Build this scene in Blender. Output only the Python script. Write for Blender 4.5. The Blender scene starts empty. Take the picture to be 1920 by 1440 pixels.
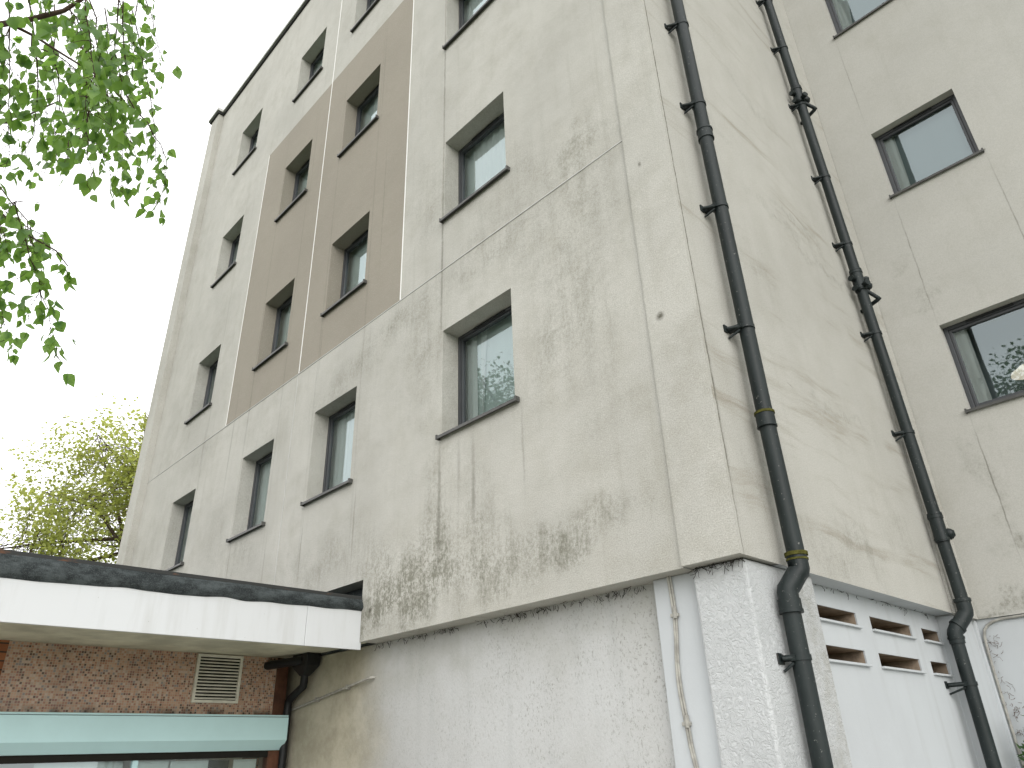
import bpy, bmesh, math, random
from math import radians as R, sin, cos, pi
from mathutils import Vector, Matrix, Euler

sc = bpy.context.scene
col = sc.collection

# ------------------------------------------------------------------ camera
CAM = Vector((2.2341, -4.1445, -2.8810))
YAW, PITCH, ROLL = -0.79471, 0.47692, -0.03667
fw = Vector((sin(YAW)*cos(PITCH), cos(YAW)*cos(PITCH), sin(PITCH)))
rt0 = Vector((cos(YAW), -sin(YAW), 0)); up0 = rt0.cross(fw)
rt = rt0*cos(ROLL) + up0*sin(ROLL); up = -rt0*sin(ROLL) + up0*cos(ROLL)
cam_d = bpy.data.cameras.new('camera'); cam = bpy.data.objects.new('camera', cam_d); col.objects.link(cam)
m3 = Matrix((rt, up, -fw)).transposed()
cam.matrix_world = Matrix.Translation(CAM) @ m3.to_4x4()
cam_d.sensor_width = 36; cam_d.lens = 1360.215/1920*36
cam_d.clip_end = 3000; cam_d.clip_start = 0.05
sc.camera = cam

# ------------------------------------------------------------------ sky, sun, exposure
SUN_EL, SUN_AZ = R(24), R(128)          # azimuth from +Y, clockwise
w = bpy.data.worlds.new('World'); sc.world = w; w.use_nodes = True
nt = w.node_tree; bg = nt.nodes['Background']
sky = nt.nodes.new('ShaderNodeTexSky'); sky.sky_type = 'NISHITA'; sky.sun_disc = False
sky.sun_elevation = SUN_EL; sky.sun_rotation = SUN_AZ
hs = nt.nodes.new('ShaderNodeHueSaturation'); hs.inputs['Saturation'].default_value = 0.25
mx = nt.nodes.new('ShaderNodeMix'); mx.data_type = 'RGBA'; mx.inputs['Factor'].default_value = 0.82
nt.links.new(sky.outputs[0], hs.inputs['Color']); nt.links.new(hs.outputs[0], mx.inputs['A'])
mx.inputs['B'].default_value = (13.9, 13.95, 14.0, 1)      # the white overcast layer
nt.links.new(mx.outputs['Result'], bg.inputs['Color']); bg.inputs['Strength'].default_value = 0.125
sun_d = bpy.data.lights.new('sun', 'SUN'); sun = bpy.data.objects.new('sun', sun_d); col.objects.link(sun)
sun_d.energy = 0.9; sun_d.angle = R(40); sun_d.color = (1, .96, .9)
sdir = Vector((sin(SUN_AZ)*cos(SUN_EL), cos(SUN_AZ)*cos(SUN_EL), sin(SUN_EL)))
sun.rotation_euler = sdir.to_track_quat('Z', 'Y').to_euler(); sun.location = (0, -20, 30)
sc.view_settings.view_transform = 'Standard'; sc.view_settings.look = 'None'
sc.view_settings.exposure = 0.42; sc.view_settings.gamma = 1

# ------------------------------------------------------------------ helpers
class MB:
    def __init__(s): s.v = []; s.f = []; s.sm = []
    def add(s, vs, fs, smooth=False):
        o = len(s.v); s.v += [tuple(p) for p in vs]
        for f in fs: s.f.append([o+i for i in f]); s.sm.append(smooth)
    def quad(s, *p): s.add(p, [list(range(len(p)))])
    def box(s, x0, y0, z0, x1, y1, z1):
        vs = [(x, y, z) for z in (z0, z1) for y in (y0, y1) for x in (x0, x1)]
        s.add(vs, [(0,2,3,1), (4,5,7,6), (0,1,5,4), (2,6,7,3), (0,4,6,2), (1,3,7,5)])
    def prism(s, prof, a, b, fn):
        """profile extruded from a to b; fn(u, v, t) -> xyz"""
        n = len(prof)
        vs = [fn(u, v, a) for u, v in prof] + [fn(u, v, b) for u, v in prof]
        s.add(vs, [(i, (i+1) % n, n+(i+1) % n, n+i) for i in range(n)] + [list(range(n))[::-1], list(range(n, 2*n))])
    def tube(s, pts, rad, n=12, caps=True):
        pts = [Vector(p) for p in pts]; m = len(pts)
        rad = rad if isinstance(rad, (list, tuple)) else [rad]*m
        t0 = (pts[1]-pts[0]).normalized()
        ref = Vector((0,0,1)) if abs(t0.z) < .9 else Vector((1,0,0))
        nx = t0.cross(ref).normalized(); vs = []
        for i, p in enumerate(pts):
            t = ((pts[min(i+1, m-1)]-p).normalized()*(i < m-1) + (p-pts[max(i-1, 0)]).normalized()*(i > 0)).normalized()
            nx = (nx - t*nx.dot(t)).normalized(); b = t.cross(nx)
            for k in range(n):
                a = 2*pi*k/n; vs.append(p + (nx*cos(a)+b*sin(a))*rad[i])
        fs = [(i*n+k, i*n+(k+1) % n, (i+1)*n+(k+1) % n, (i+1)*n+k) for i in range(m-1) for k in range(n)]
        s.add(vs, fs, True)
        if caps:
            s.add(vs[:n], [list(range(n))[::-1]]); s.add(vs[-n:], [list(range(n))])
    def build(s, name, mat, parent=None, bevel=0, solid=0):
        me = bpy.data.meshes.new(name); me.from_pydata(s.v, [], s.f)
        me.polygons.foreach_set('use_smooth', s.sm); me.update()
        o = bpy.data.objects.new(name, me); col.objects.link(o)
        if mat: me.materials.append(mat)
        if parent: o.parent = parent
        if bevel:
            b = o.modifiers.new('bevel', 'BEVEL'); b.width = bevel; b.segments = 2; b.limit_method = 'ANGLE'
        return o

def empty(name, loc=(0,0,0)):
    o = bpy.data.objects.new(name, None); col.objects.link(o); o.location = loc; o.empty_display_size = .2
    return o
def tag(o, label=None, cat=None, group=None, kind=None):
    if label: o['label'] = label
    if cat: o['category'] = cat
    if group: o['group'] = group
    if kind: o['kind'] = kind
    return o

# ------------------------------------------------------------------ materials
class N:
    def __init__(s, name):
        s.m = bpy.data.materials.new(name); s.m.use_nodes = True; s.t = s.m.node_tree
        s.b = s.t.nodes['Principled BSDF']; s.out = s.t.nodes['Material Output']; s._pos = None
    def n(s, typ, **kw):
        x = s.t.nodes.new(typ)
        for k, v in kw.items(): setattr(x, k, v)
        return x
    def put(s, sock, v):
        if isinstance(v, bpy.types.NodeSocket): s.t.links.new(v, sock)
        elif isinstance(v, tuple) and len(v) == 3 and sock.type == 'RGBA': sock.default_value = (*v, 1)
        else: sock.default_value = v
    def math(s, op, a, b=0.0, clamp=False):
        x = s.n('ShaderNodeMath', operation=op, use_clamp=clamp); s.put(x.inputs[0], a); s.put(x.inputs[1], b); return x.outputs[0]
    def mul(s, a, b): return s.math('MULTIPLY', a, b)
    def addm(s, a, b): return s.math('ADD', a, b)
    def vmath(s, op, a, b=None, scale=None):
        x = s.n('ShaderNodeVectorMath', operation=op); s.put(x.inputs[0], a)
        if b is not None: s.put(x.inputs[1], b)
        if scale is not None: s.put(x.inputs['Scale'], scale)
        return x.outputs['Value'] if op in ('LENGTH', 'DISTANCE') else x.outputs[0]
    @property
    def pos(s):
        if s._pos is None: s._pos = s.n('ShaderNodeNewGeometry').outputs['Position']
        return s._pos
    def sep(s, v): x = s.n('ShaderNodeSeparateXYZ'); s.put(x.inputs[0], v); return x.outputs
    def comb(s, a, b, c=0.0):
        x = s.n('ShaderNodeCombineXYZ')
        for i, q in enumerate((a, b, c)): s.put(x.inputs[i], q)
        return x.outputs[0]
    def mapping(s, v, loc=(0,0,0), rot=(0,0,0), scale=(1,1,1), typ='POINT'):
        x = s.n('ShaderNodeMapping', vector_type=typ); s.put(x.inputs[0], v)
        x.inputs['Location'].default_value = loc; x.inputs['Rotation'].default_value = rot; x.inputs['Scale'].default_value = scale
        return x.outputs[0]
    def noise(s, v, scale, detail=4, rough=.55, color=False, dist=0):
        x = s.n('ShaderNodeTexNoise'); s.put(x.inputs['Vector'], v); x.inputs['Scale'].default_value = scale
        x.inputs['Detail'].default_value = detail; x.inputs['Roughness'].default_value = rough; x.inputs['Distortion'].default_value = dist
        return x.outputs['Color' if color else 'Fac']
    def voro(s, v, scale, feature='F1', out='Distance'):
        x = s.n('ShaderNodeTexVoronoi', feature=feature); s.put(x.inputs['Vector'], v); x.inputs['Scale'].default_value = scale
        return x.outputs[out]
    def ramp(s, v, a, b, c=0.0, d=1.0, smooth=True):
        x = s.n('ShaderNodeMapRange', interpolation_type='SMOOTHSTEP' if smooth else 'LINEAR'); s.put(x.inputs[0], v)
        for i, q in enumerate((a, b, c, d)): s.put(x.inputs[i+1], q)
        return x.outputs[0]
    def mix(s, f, a, b, blend='MIX'):
        x = s.n('ShaderNodeMix', data_type='RGBA', blend_type=blend); s.put(x.inputs['Factor'], f)
        s.put(x.inputs['A'], a); s.put(x.inputs['B'], b); return x.outputs['Result']
    def bump(s, h, strength=.3, dist=.01, nrm=None):
        x = s.n('ShaderNodeBump'); x.inputs['Strength'].default_value = strength; x.inputs['Distance'].default_value = dist
        s.put(x.inputs['Height'], h)
        if nrm is not None: s.put(x.inputs['Normal'], nrm)
        return x.outputs[0]
    def base(s, c, rough=.6, spec=.3, metal=0.0, normal=None):
        s.put(s.b.inputs['Base Color'], c); s.put(s.b.inputs['Roughness'], rough)
        s.b.inputs['Specular IOR Level'].default_value = spec; s.b.inputs['Metallic'].default_value = metal
        if normal is not None: s.put(s.b.inputs['Normal'], normal)
        return s.m

def stains_and_shade(q, P2, blobs, amp):
    """sum of soft rotated ellipses (u, z, ru, rz, rot_deg, strength) in wall coordinates"""
    acc = None
    for (u, z, ru, rz, rot, st) in blobs:
        v = q.mapping(P2, loc=(u, z, 0), rot=(0, 0, R(rot)), scale=(ru, rz, 1), typ='TEXTURE')
        f = q.ramp(q.vmath('LENGTH', v), 1.25, 0.0, 0.0, st)
        acc = f if acc is None else q.addm(acc, f)
    return acc if acc is not None else amp

def wall_mat(name, axis, blobs=(), lines=(), cols=((.520,.512,.472),(.450,.443,.408)), panel=None, diag=False, grime=.5, grain=1.0):
    q = N(name); xyz = q.sep(q.pos); u = xyz[0 if axis == 'X' else 1]; z = xyz[2]
    P2 = q.comb(u, z)
    big = q.noise(q.pos, .55, 5, .6); mid = q.noise(q.pos, 3.1, 8, .65); fine = q.noise(q.pos, 105, 3, .6)
    c = q.mix(q.ramp(big, .35, .68), cols[0], cols[1])
    if panel:
        (a, b, z0, z1), pc = panel
        msk = q.mul(q.mul(q.math('GREATER_THAN', u, a), q.math('LESS_THAN', u, b)),
                    q.mul(q.math('GREATER_THAN', z, z0), q.math('LESS_THAN', z, z1)))
        c = q.mix(msk, c, q.mix(q.ramp(big, .3, .7), pc, tuple(k*.9 for k in pc)))
    # soft cloudy weathering and vertical rain marks
    cl = q.mul(q.ramp(mid, .36, .72, 0, .30*grime*2), q.ramp(q.noise(q.pos, .8, 5, .6), .34, .62, .25, 1.0))
    c = q.mix(cl, c, (.27,.255,.20))
    st = q.noise(q.mapping(q.pos, scale=(5.5, 5.5, .35)), 1.6, 6, .6)
    c = q.mix(q.ramp(st, .5, .78, 0, .22*grime*2), c, (.26,.25,.205))
    if diag:
        v = q.mapping(q.vmath('ADD', P2, q.vmath('SCALE', q.noise(q.pos, .7, 3, .5, color=True), scale=.35)), rot=(0, 0, R(20)), scale=(.30, 3.6, 1))
        dn = q.noise(v, 1.5, 9, .68); dm = q.noise(P2, .8, 4, .55)
        c = q.mix(q.mul(q.ramp(dn, .50, .76, 0, .72), q.ramp(dm, .36, .60)), c, (.245,.215,.16))
    # mould with shapes of its own
    if blobs:
        dv = q.vmath('SCALE', q.vmath('SUBTRACT', q.noise(q.pos, 1.9, 8, .62, color=True), (.5,.5,.5)), scale=1.15)
        xy = q.sep(dv); P2d = q.vmath('ADD', P2, q.comb(xy[0], xy[2]))
        s_ = stains_and_shade(q, P2d, blobs, 0.0)
        mould = q.addm(q.ramp(q.noise(q.pos, 3.6, 12, .78), .36, .70, .10, .72), q.addm(q.ramp(q.noise(q.mapping(q.pos, scale=(1,1,.7)), 34, 6, .8), .38, .66, -.25, .45), q.ramp(q.noise(q.mapping(q.pos, scale=(1,1,.10)), 9, 5, .65), .4, .65, -.12, .22)))
        c = q.mix(q.math('MULTIPLY', s_, mould, True), c, (.19,.188,.152))
    if lines:
        dv = q.vmath('SCALE', q.vmath('SUBTRACT', q.noise(q.pos, 6, 5, .6, color=True), (.5,.5,.5)), scale=.03)
        xy = q.sep(dv); P2l = q.vmath('ADD', P2, q.comb(xy[0], xy[2]))
        s_ = stains_and_shade(q, P2l, lines, 0.0)
        c = q.mix(q.math('MULTIPLY', s_, q.ramp(q.noise(q.pos, 5, 8, .7), .3, .62, .35, 1.0), True), c, (.10,.095,.075))
    c = q.mix(q.ramp(fine, .36, .7, 0, .42*grain), c, (.20,.19,.16))
    c = q.mix(q.ramp(q.noise(q.pos, 85, 2, .5), .58, .72, 0, .30*grain), c, (.62,.61,.56))
    h = q.addm(q.mul(fine, 1.0), q.mul(q.noise(q.pos, 7, 4), 1.6))
    return q.base(c, .92, .15, normal=q.bump(h, .55*grain, .006))

def plain(name, c, rough=.5, spec=.4, vary=.1, scale=6, bump=0, metal=0):
    q = N(name); n = q.noise(q.pos, scale, 6, .6)
    cc = q.mix(q.ramp(n, .3, .7), c, tuple(k*(1-vary) for k in c))
    nm = q.bump(q.noise(q.pos, 120, 3), bump, .003) if bump else None
    return q.base(cc, rough, spec, metal, nm)

PX0, PX1, PX2 = -8.62, -6.265, -3.845          # painted panel edges
L = 4.3775
SILL_Z = [0.0, 2.75, 5.749, 8.744]
WIN_H = 1.226
COLS = {'C': (-3.017, -1.957), 'B': (-5.685, -4.69), 'A': (-7.767, -6.79), 'Z': (-10.432, -9.464)}

F_BLOBS = [(-3.9,-1.45,.75,.42,0,1.0), (-3.25,-1.25,.55,.55,0,1.1), (-2.6,-1.25,.7,.4,0,.75), (-1.9,-1.42,.85,.30,4,.75), (-1.3,-1.34,.75,.24,8,.68),
           (-.95,-1.36,.35,.14,8,.4), (-3.05,-.6,.3,.8,0,.7), (-2.55,-.7,.28,.6,0,.5), (-4.9,-.85,.9,.35,0,.65), (-5.9,-.9,.7,.3,0,.4), (-7.4,-.3,.7,.5,0,.5),
           (-8.3,.2,.5,.9,0,.35), (-1.2,1.35,.85,.8,0,.5), (-.9,2.0,.5,.7,0,.42), (-2.3,1.85,1.1,.45,0,.6), (-3.75,1.75,.6,.4,0,.6), (-4.6,1.55,.9,.35,10,.5), (-3.6,-1.6,.9,.34,0,.9), (-2.7,-1.5,.6,.25,0,.5), (-4.0,-1.2,.4,.6,0,.6), (-1.6,.2,1.2,.5,0,.35), (-2.4,2.9,1.2,.5,0,.3), (-5.3,1.2,1.0,.5,0,.4),
           (-3.3,1.0,.5,1.0,0,.6), (-1.15,.55,.65,.6,0,.42), (-3.3,3.3,.45,1.0,0,.45), (-1.3,2.4,1.4,.4,0,.5), (-.95,-.35,.5,.5,0,.3), (-11.2,.6,.9,1.2,0,.22), (-9.3,1.9,.9,.22,0,.35), (-11.2,2.2,.9,.25,0,.3)]
F_LINES = [(-3.045,5.2,.022,4.2,0,.55), (-3.05,2.05,.028,1.5,0,.5), (-3.045,-.75,.03,.85,0,.6), (-2.54,-.65,.035,.62,0,.55), (-1.88,-.5,.02,.5,0,.35), (-2.75,-.4,.03,.4,0,.3),
           (-4.13,-1.52,.03,.03,0,1.6), (-7.74,-.5,.02,.6,0,.4), (-5.70,-.6,.02,.5,0,.4), (-4.55,-.55,.02,.6,0,.4), (-6.64,-.6,.02,.6,0,.35), (-8.3,1.55,.03,1.2,0,.35), (-9.45,1.95,.03,.5,0,.45),
           (-4.35,3.9,.02,1.2,0,.35), (-5.7,2.2,.02,.6,0,.3), (-7.78,2.0,.02,.8,0,.35), (-4.56,6.6,.02,1.3,0,.3), (-6.64,6.4,.02,1.3,0,.25), (-.32,.09,.04,.045,0,1.8), (-.30,1.62,.02,.035,0,1.0),
           (-2.05,2.025,1.65,.012,0,.75), (-8,2.025,4.6,.014,0,.6), (-.445,2,.02,5,0,.3)]
S_BLOBS = [(1.35,-1.6,.7,.28,-20,.55), (1.9,-1.5,.6,.22,-25,.6), (.62,-1.15,.4,.4,-30,.45), (2.1,-.17,.9,.07,-4,.45), (2.0,1.9,1.2,.10,-6,.45), (2.4,2.1,.9,.08,-8,.5), (3.0,1.75,.7,.09,-8,.5), (2.0,3.7,.8,.1,-12,.35),
           (1.2,.9,.5,.12,-15,.3), (1.0,2.6,.4,.12,-15,.3), (2.9,-1.2,.7,.3,-15,.35)]
S_LINES = [(.006,3,.0085,6.5,0,1.5), (.012,-.6,.02,1.3,0,.5), (3.735,3,.015,6.5,0,.35), (2.52,2.22,.12,.012,-14,.8), (1.28,-.2,.06,.012,-10,.5)]  # the line beside the side strip is crease shade put into the colour
R_BLOBS = [(.5,-1.2,.16,.14,0,.7), (.4,-1.62,.9,.07,-2,.8), (.55,1.75,.14,.14,0,.6), (.35,2.3,.12,.1,0,.35), (.45,-.3,.12,.25,0,.4), (.57,-.5,.08,.8,0,.35), (2,-1.6,2,.1,0,.6)]
R_LINES = [(.555,-.55,.010,.85,0,.75), (.56,2.3,.010,1.0,0,.6), (1.62,2.2,.010,1.1,0,.6), (.54,5.4,.010,.9,0,.4), (.535,.29,.03,.03,0,1.0), (1.61,3.3,.03,.02,0,1.0), (.535,3.29,.03,.02,0,.9), (.02,3,.02,5,0,.3)]
F_LINES += [(u, 3.2, .022, 5.6, 0, .26) for u in (-4.61, -5.74, -6.72, -7.80, -9.40)]
PANEL = ((PX0, PX2, 2.05, 7.93), (.318,.288,.241))
M_F = wall_mat('front_render', 'X', F_BLOBS, F_LINES, panel=PANEL)
M_S = wall_mat('side_render', 'Y', S_BLOBS, S_LINES, cols=((.50,.492,.455),(.455,.447,.413)), diag=True, grime=.3)
M_R = wall_mat('wing_render', 'X', R_BLOBS, R_LINES, cols=((.48,.474,.442),(.445,.44,.41)), grime=.25, grain=.5)

def lower_mat(name, speck, top=True):
    q = N(name); z = q.sep(q.pos)[2]; x = q.sep(q.pos)[0]
    big = q.noise(q.pos, .9, 6, .6)
    c = q.mix(q.ramp(big, .35, .7), (.50,.525,.54) if not speck else (.505,.512,.508), (.465,.486,.50) if not speck else (.45,.452,.44))
    st = q.noise(q.mapping(q.pos, scale=(3.5, 3.5, .25)), 1.5, 5, .6)
    c = q.mix(q.ramp(st, .5, .75, 0, .35), c, (.37,.38,.375))
    if speck:
        v = q.mapping(q.pos, scale=(1, 1, .6))
        dots = q.math('MULTIPLY', q.ramp(q.noise(v, 62, 4, .8), .54, .63), q.math('MULTIPLY', q.ramp(q.noise(q.pos, 1.6, 6, .65), .34, .62, .25, 1.0), q.ramp(x, -4.2, -1.2, .5, 1.0)))
        c = q.mix(q.mul(dots, .62), c, (.17,.165,.14))
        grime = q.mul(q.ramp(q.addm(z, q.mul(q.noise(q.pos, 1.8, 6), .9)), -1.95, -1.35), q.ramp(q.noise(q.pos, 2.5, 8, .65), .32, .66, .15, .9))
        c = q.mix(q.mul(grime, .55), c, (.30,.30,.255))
        # buff tone towards the annexe: dirt plus canopy shade put into the colour
        xb = q.addm(x, q.mul(q.math('SUBTRACT', q.noise(q.pos, 1.2, 6, .65), .5), .9))
        c = q.mix(q.ramp(xb, -3.95, -4.75, 0, .85), c, q.mix(q.ramp(q.noise(q.pos, 2.1, 9, .7), .35, .65), (.47,.435,.33), (.30,.27,.19)))
    h = q.addm(q.noise(q.mapping(q.pos, scale=(1, 1, .5)), 60, 4, .7), q.mul(big, .6))
    return q.base(c, .85, .2, normal=q.bump(h, .6 if speck else .15, .008))
M_LOW = lower_mat('speckled_white_render', True)
M_LOWS = lower_mat('smooth_white_paint', False)
def stucco():
    q = N('rough_white_stucco')
    n1 = q.noise(q.pos, 30, 5, .6, dist=.8); n2 = q.noise(q.pos, 70, 3, .6)
    rid = q.math('ABSOLUTE', q.math('SUBTRACT', n1, .5))
    h = q.addm(q.ramp(rid, 0, .16, 1, 0), q.mul(n2, .35))
    c = q.mix(q.ramp(q.noise(q.pos, 1.4, 6, .65), .4, .7), (.54,.555,.56), (.49,.505,.51))
    y = q.sep(q.pos)[1]; z = q.sep(q.pos)[2]
    gr = q.mul(q.ramp(q.addm(y, q.mul(q.noise(q.pos, 3, 7, .7), .5)), .75, 1.15), q.ramp(q.noise(q.pos, 8, 7, .7), .35, .65, .1, .55))
    c = q.mix(gr, c, (.33,.32,.28))
    return q.base(c, .85, .2, normal=q.bump(h, .6, .012))
M_STUCCO = stucco()
M_FRAME = plain('dark_grey_frame', (.050,.053,.058), .38, .5, .15)
M_SILLM = plain('dark_grey_sill', (.085,.085,.08), .5, .4, .3, 9)
M_COPESHADE = plain('dark_coping_shade', (.035,.036,.035), .6, .3, .3)
M_COPE = plain('pale_coping', (.52,.52,.5), .6, .3, .15)
def pvc():
    q = N('black_plastic_pipe'); n = q.noise(q.mapping(q.pos, scale=(1, 1, .25)), 7, 6, .65)
    c = q.mix(q.ramp(n, .35, .7), (.012,.017,.017), (.024,.031,.031))
    sp = q.ramp(q.noise(q.pos, 42, 3, .8), .655, .70, 0, .6)
    c = q.mix(sp, c, (.28,.28,.26))
    return q.base(c, q.ramp(n, .3, .7, .36, .52), .24)
M_PVC = pvc()
M_MOSS = plain('mossy_collar', (.10,.095,.025), .9, .1, .5, 30)
def fasc():
    q = N('white_fascia_board'); n = q.noise(q.mapping(q.pos, scale=(1, 5, .5)), 1.6, 6, .65)
    c = q.mix(q.ramp(n, .46, .74, 0, .5), (.62,.635,.645), (.50,.505,.495))
    c = q.mix(q.ramp(q.noise(q.pos, 22, 3, .8), .70, .76, 0, .6), c, (.25,.24,.2))
    return q.base(c, .32, .4)
M_FASCIA = fasc()
M_BEAD = plain('white_plastic_bead', (.85,.85,.83), .5, .3, .05)
M_SOFFIT = plain('dull_cream_soffit', (.66,.64,.50), .8, .2, .35, 2.5)
M_BLACK = plain('black_paint', (.008,.009,.010), .5, .4, .3)
M_GREYCABLE = plain('grey_white_cable', (.42,.41,.37), .6, .3, .4, 14)
M_DEAD = plain('dead_creeper', (.16,.115,.09), .9, .1, .4, 20)
M_WEB = plain('dusty_cobweb', (.055,.052,.046), .95, .05, .4, 20)
def felt():
    q = N('roofing_felt'); v = q.mapping(q.pos, scale=(1, .7, 1.6))
    n = q.noise(v, 7, 9, .7); f = q.noise(q.pos, 130, 2, .6)
    c = q.mix(q.ramp(n, .38, .66), (.022,.027,.028), (.075,.088,.09))
    c = q.mix(q.ramp(f, .5, .7, 0, .5), c, (.12,.13,.13))
    return q.base(c, .9, .2, normal=q.bump(q.addm(n, q.mul(f, .3)), .7, .015))
M_FELT = felt()
def trimm():
    q = N('rusty_dark_trim'); n = q.noise(q.mapping(q.pos, scale=(1, 1.2, 4)), 3.5, 6, .65)
    return q.base(q.mix(q.ramp(n, .56, .68), (.035,.037,.036), (.12,.06,.035)), .7, .3)
M_TRIM = trimm()
def mosaic():
    q = N('mosaic_tiles'); xyz = q.sep(q.pos); T = 1/.0225
    a = q.mul(xyz[1], T); b = q.mul(xyz[2], T)
    cell = q.comb(q.math('FLOOR', a), q.math('FLOOR', b), 0)
    wn = q.n('ShaderNodeTexWhiteNoise', noise_dimensions='2D'); q.put(wn.inputs['Vector'], cell)
    cr = q.n('ShaderNodeValToRGB'); cr.color_ramp.interpolation = 'CONSTANT'
    pal = [(0,(.45,.25,.165)), (.2,(.50,.315,.215)), (.36,(.38,.185,.12)), (.5,(.52,.385,.30)), (.62,(.28,.13,.10)), (.72,(.42,.31,.24)), (.80,(.15,.08,.058)), (.89,(.25,.22,.215)), (.95,(.095,.055,.045))]
    e = cr.color_ramp.elements
    while len(e) < len(pal): e.new(.5)
    for i, (p, c) in enumerate(pal): e[i].position = p; e[i].color = (*c, 1)
    q.put(cr.inputs[0], wn.outputs['Value'])
    fa = q.math('ABSOLUTE', q.math('SUBTRACT', q.math('FRACT', a), .5)); fb = q.math('ABSOLUTE', q.math('SUBTRACT', q.math('FRACT', b), .5))
    g = q.math('GREATER_THAN', q.math('MAXIMUM', fa, fb), .41)
    c = q.mix(g, cr.outputs[0], (.46,.38,.29))
    dirt = q.noise(q.pos, 1.7, 7, .65)
    c = q.mix(q.ramp(dirt, .45, .75, 0, .45), c, (.10,.07,.045))
    low = q.mul(q.ramp(xyz[2], -2.28, -2.37), q.ramp(q.noise(q.pos, 5, 6), .45, .62, 0, .8))
    c = q.mix(low, c, (.035,.028,.02))
    return q.base(c, q.ramp(g, 0, 1, .3, .8), .4, normal=q.bump(q.math('SUBTRACT', 1.0, g), .4, .002))
M_MOS = mosaic()
M_TURQ = plain('turquoise_paint', (.53,.765,.785), .4, .4, .05, 3)
M_TIMBER = plain('brown_stained_timber', (.13,.055,.03), .6, .3, .5, 8)
def brick():
    q = N('orange_brick'); v = q.mapping(q.comb(q.addm(q.sep(q.pos)[0], q.sep(q.pos)[1]), q.sep(q.pos)[2]), scale=(1, 1, 1))
    b = q.n('ShaderNodeTexBrick'); q.put(b.inputs['Vector'], v)
    b.inputs['Color1'].default_value = (.36,.15,.07,1); b.inputs['Color2'].default_value = (.24,.09,.045,1); b.inputs['Mortar'].default_value = (.06,.045,.035,1)
    b.inputs['Scale'].default_value = 1; b.inputs['Brick Width'].default_value = .225; b.inputs['Row Height'].default_value = .075; b.inputs['Mortar Size'].default_value = .007
    return q.base(b.outputs[0], .9, .2, normal=q.bump(q.noise(q.pos, 40, 4), .4, .005))
M_BRICK = brick()
def ventbrick():
    q = N('bare_block_recess'); n = q.noise(q.pos, 6, 6, .65)
    c = q.mix(q.ramp(n, .35, .65), (.36,.285,.215), (.22,.175,.135))
    y = q.math('FRACT', q.mul(q.sep(q.pos)[1], 2.1))
    c = q.mix(q.math('LESS_THAN', y, .02), c, (.09,.07,.05))
    return q.base(c, .95, .1, normal=q.bump(q.noise(q.pos, 30, 5, .7), .5, .01))
M_VREC = ventbrick()
M_VENT = plain('cream_louvre', (.70,.68,.58), .5, .4, .2, 8)
M_DARKIN = plain('dark_duct', (.02,.019,.016), .9, .1, .2)
def glass():
    q = N('window_glass'); t = q.t
    tr = q.n('ShaderNodeBsdfTransparent'); tr.inputs[0].default_value = (.90,.95,.94,1)
    gl = q.n('ShaderNodeBsdfGlossy'); gl.inputs['Roughness'].default_value = .015; gl.inputs['Color'].default_value = (.82,.93,.95,1)
    wv = q.bump(q.noise(q.pos, 1.6, 2), .04, .02); q.put(gl.inputs['Normal'], wv)
    fr = q.n('ShaderNodeFresnel'); fr.inputs[0].default_value = 1.5
    f = q.math('ADD', q.mul(fr.outputs[0], 1.1), .11, True)
    ms = q.n('ShaderNodeMixShader'); q.put(ms.inputs[0], f); t.links.new(tr.outputs[0], ms.inputs[1]); t.links.new(gl.outputs[0], ms.inputs[2])
    t.links.new(ms.outputs[0], q.out.inputs[0]); return q.m
M_GLASS = glass()
def fabric(name, c):
    q = N(name); n = q.noise(q.mapping(q.pos, scale=(14, 14, .3)), 1, 4)
    q.base(q.mix(n, c, tuple(k*.86 for k in c)), .9, .1)
    tl = q.n('ShaderNodeBsdfTranslucent'); tl.inputs[0].default_value = (*c, 1)
    ms = q.n('ShaderNodeMixShader'); ms.inputs[0].default_value = .3
    q.t.links.new(q.b.outputs[0], ms.inputs[1]); q.t.links.new(tl.outputs[0], ms.inputs[2]); q.t.links.new(ms.outputs[0], q.out.inputs[0])
    return q.m
M_CURT = fabric('white_net_curtain', (.90,.91,.89))
M_BLIND = fabric('pale_net_blind', (.80,.86,.84))
M_GREYBLIND = fabric('grey_net_blind', (.30,.35,.355))
M_ROOM = plain('pale_room_paint', (.72,.73,.71), .9, .1, .05)
def leafm(name, c1, c2, tcol, scale=9, tl=.45):
    q = N(name); n = q.noise(q.pos, scale, 3, .6)
    q.base(q.mix(q.ramp(n, .35, .65), c1, c2), .42, .45)
    t = q.n('ShaderNodeBsdfTranslucent'); q.put(t.inputs[0], tcol)
    ms = q.n('ShaderNodeMixShader'); ms.inputs[0].default_value = tl
    q.t.links.new(q.b.outputs[0], ms.inputs[1]); q.t.links.new(t.outputs[0], ms.inputs[2]); q.t.links.new(ms.outputs[0], q.out.inputs[0])
    return q.m
M_BIRCH = leafm('birch_leaves', (.035,.105,.020), (.150,.255,.055), (.29,.50,.08), 11, .5)
M_SYC = leafm('yellow_green_leaves', (.19,.225,.055), (.31,.325,.10), (.52,.57,.13), 1.3, .5)
M_DARKLEAF = leafm('dark_green_leaves', (.028,.075,.022), (.05,.11,.03), (.08,.18,.03), 2, .3)
M_BARK = plain('brown_bark', (.10,.075,.055), .9, .1, .4, 12)
M_TWIG = plain('reddish_twig', (.085,.055,.04), .8, .2, .4, 12)
M_BIRCHBARK = plain('pale_birch_bark', (.45,.43,.40), .85, .2, .5, 7)
M_BOUNCE = plain('pale_bounce_sheet', (.50,.49,.455), .9, .15, .25, 1.5)
M_LAMP = fabric('cream_lampshade', (.85,.80,.70))
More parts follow.
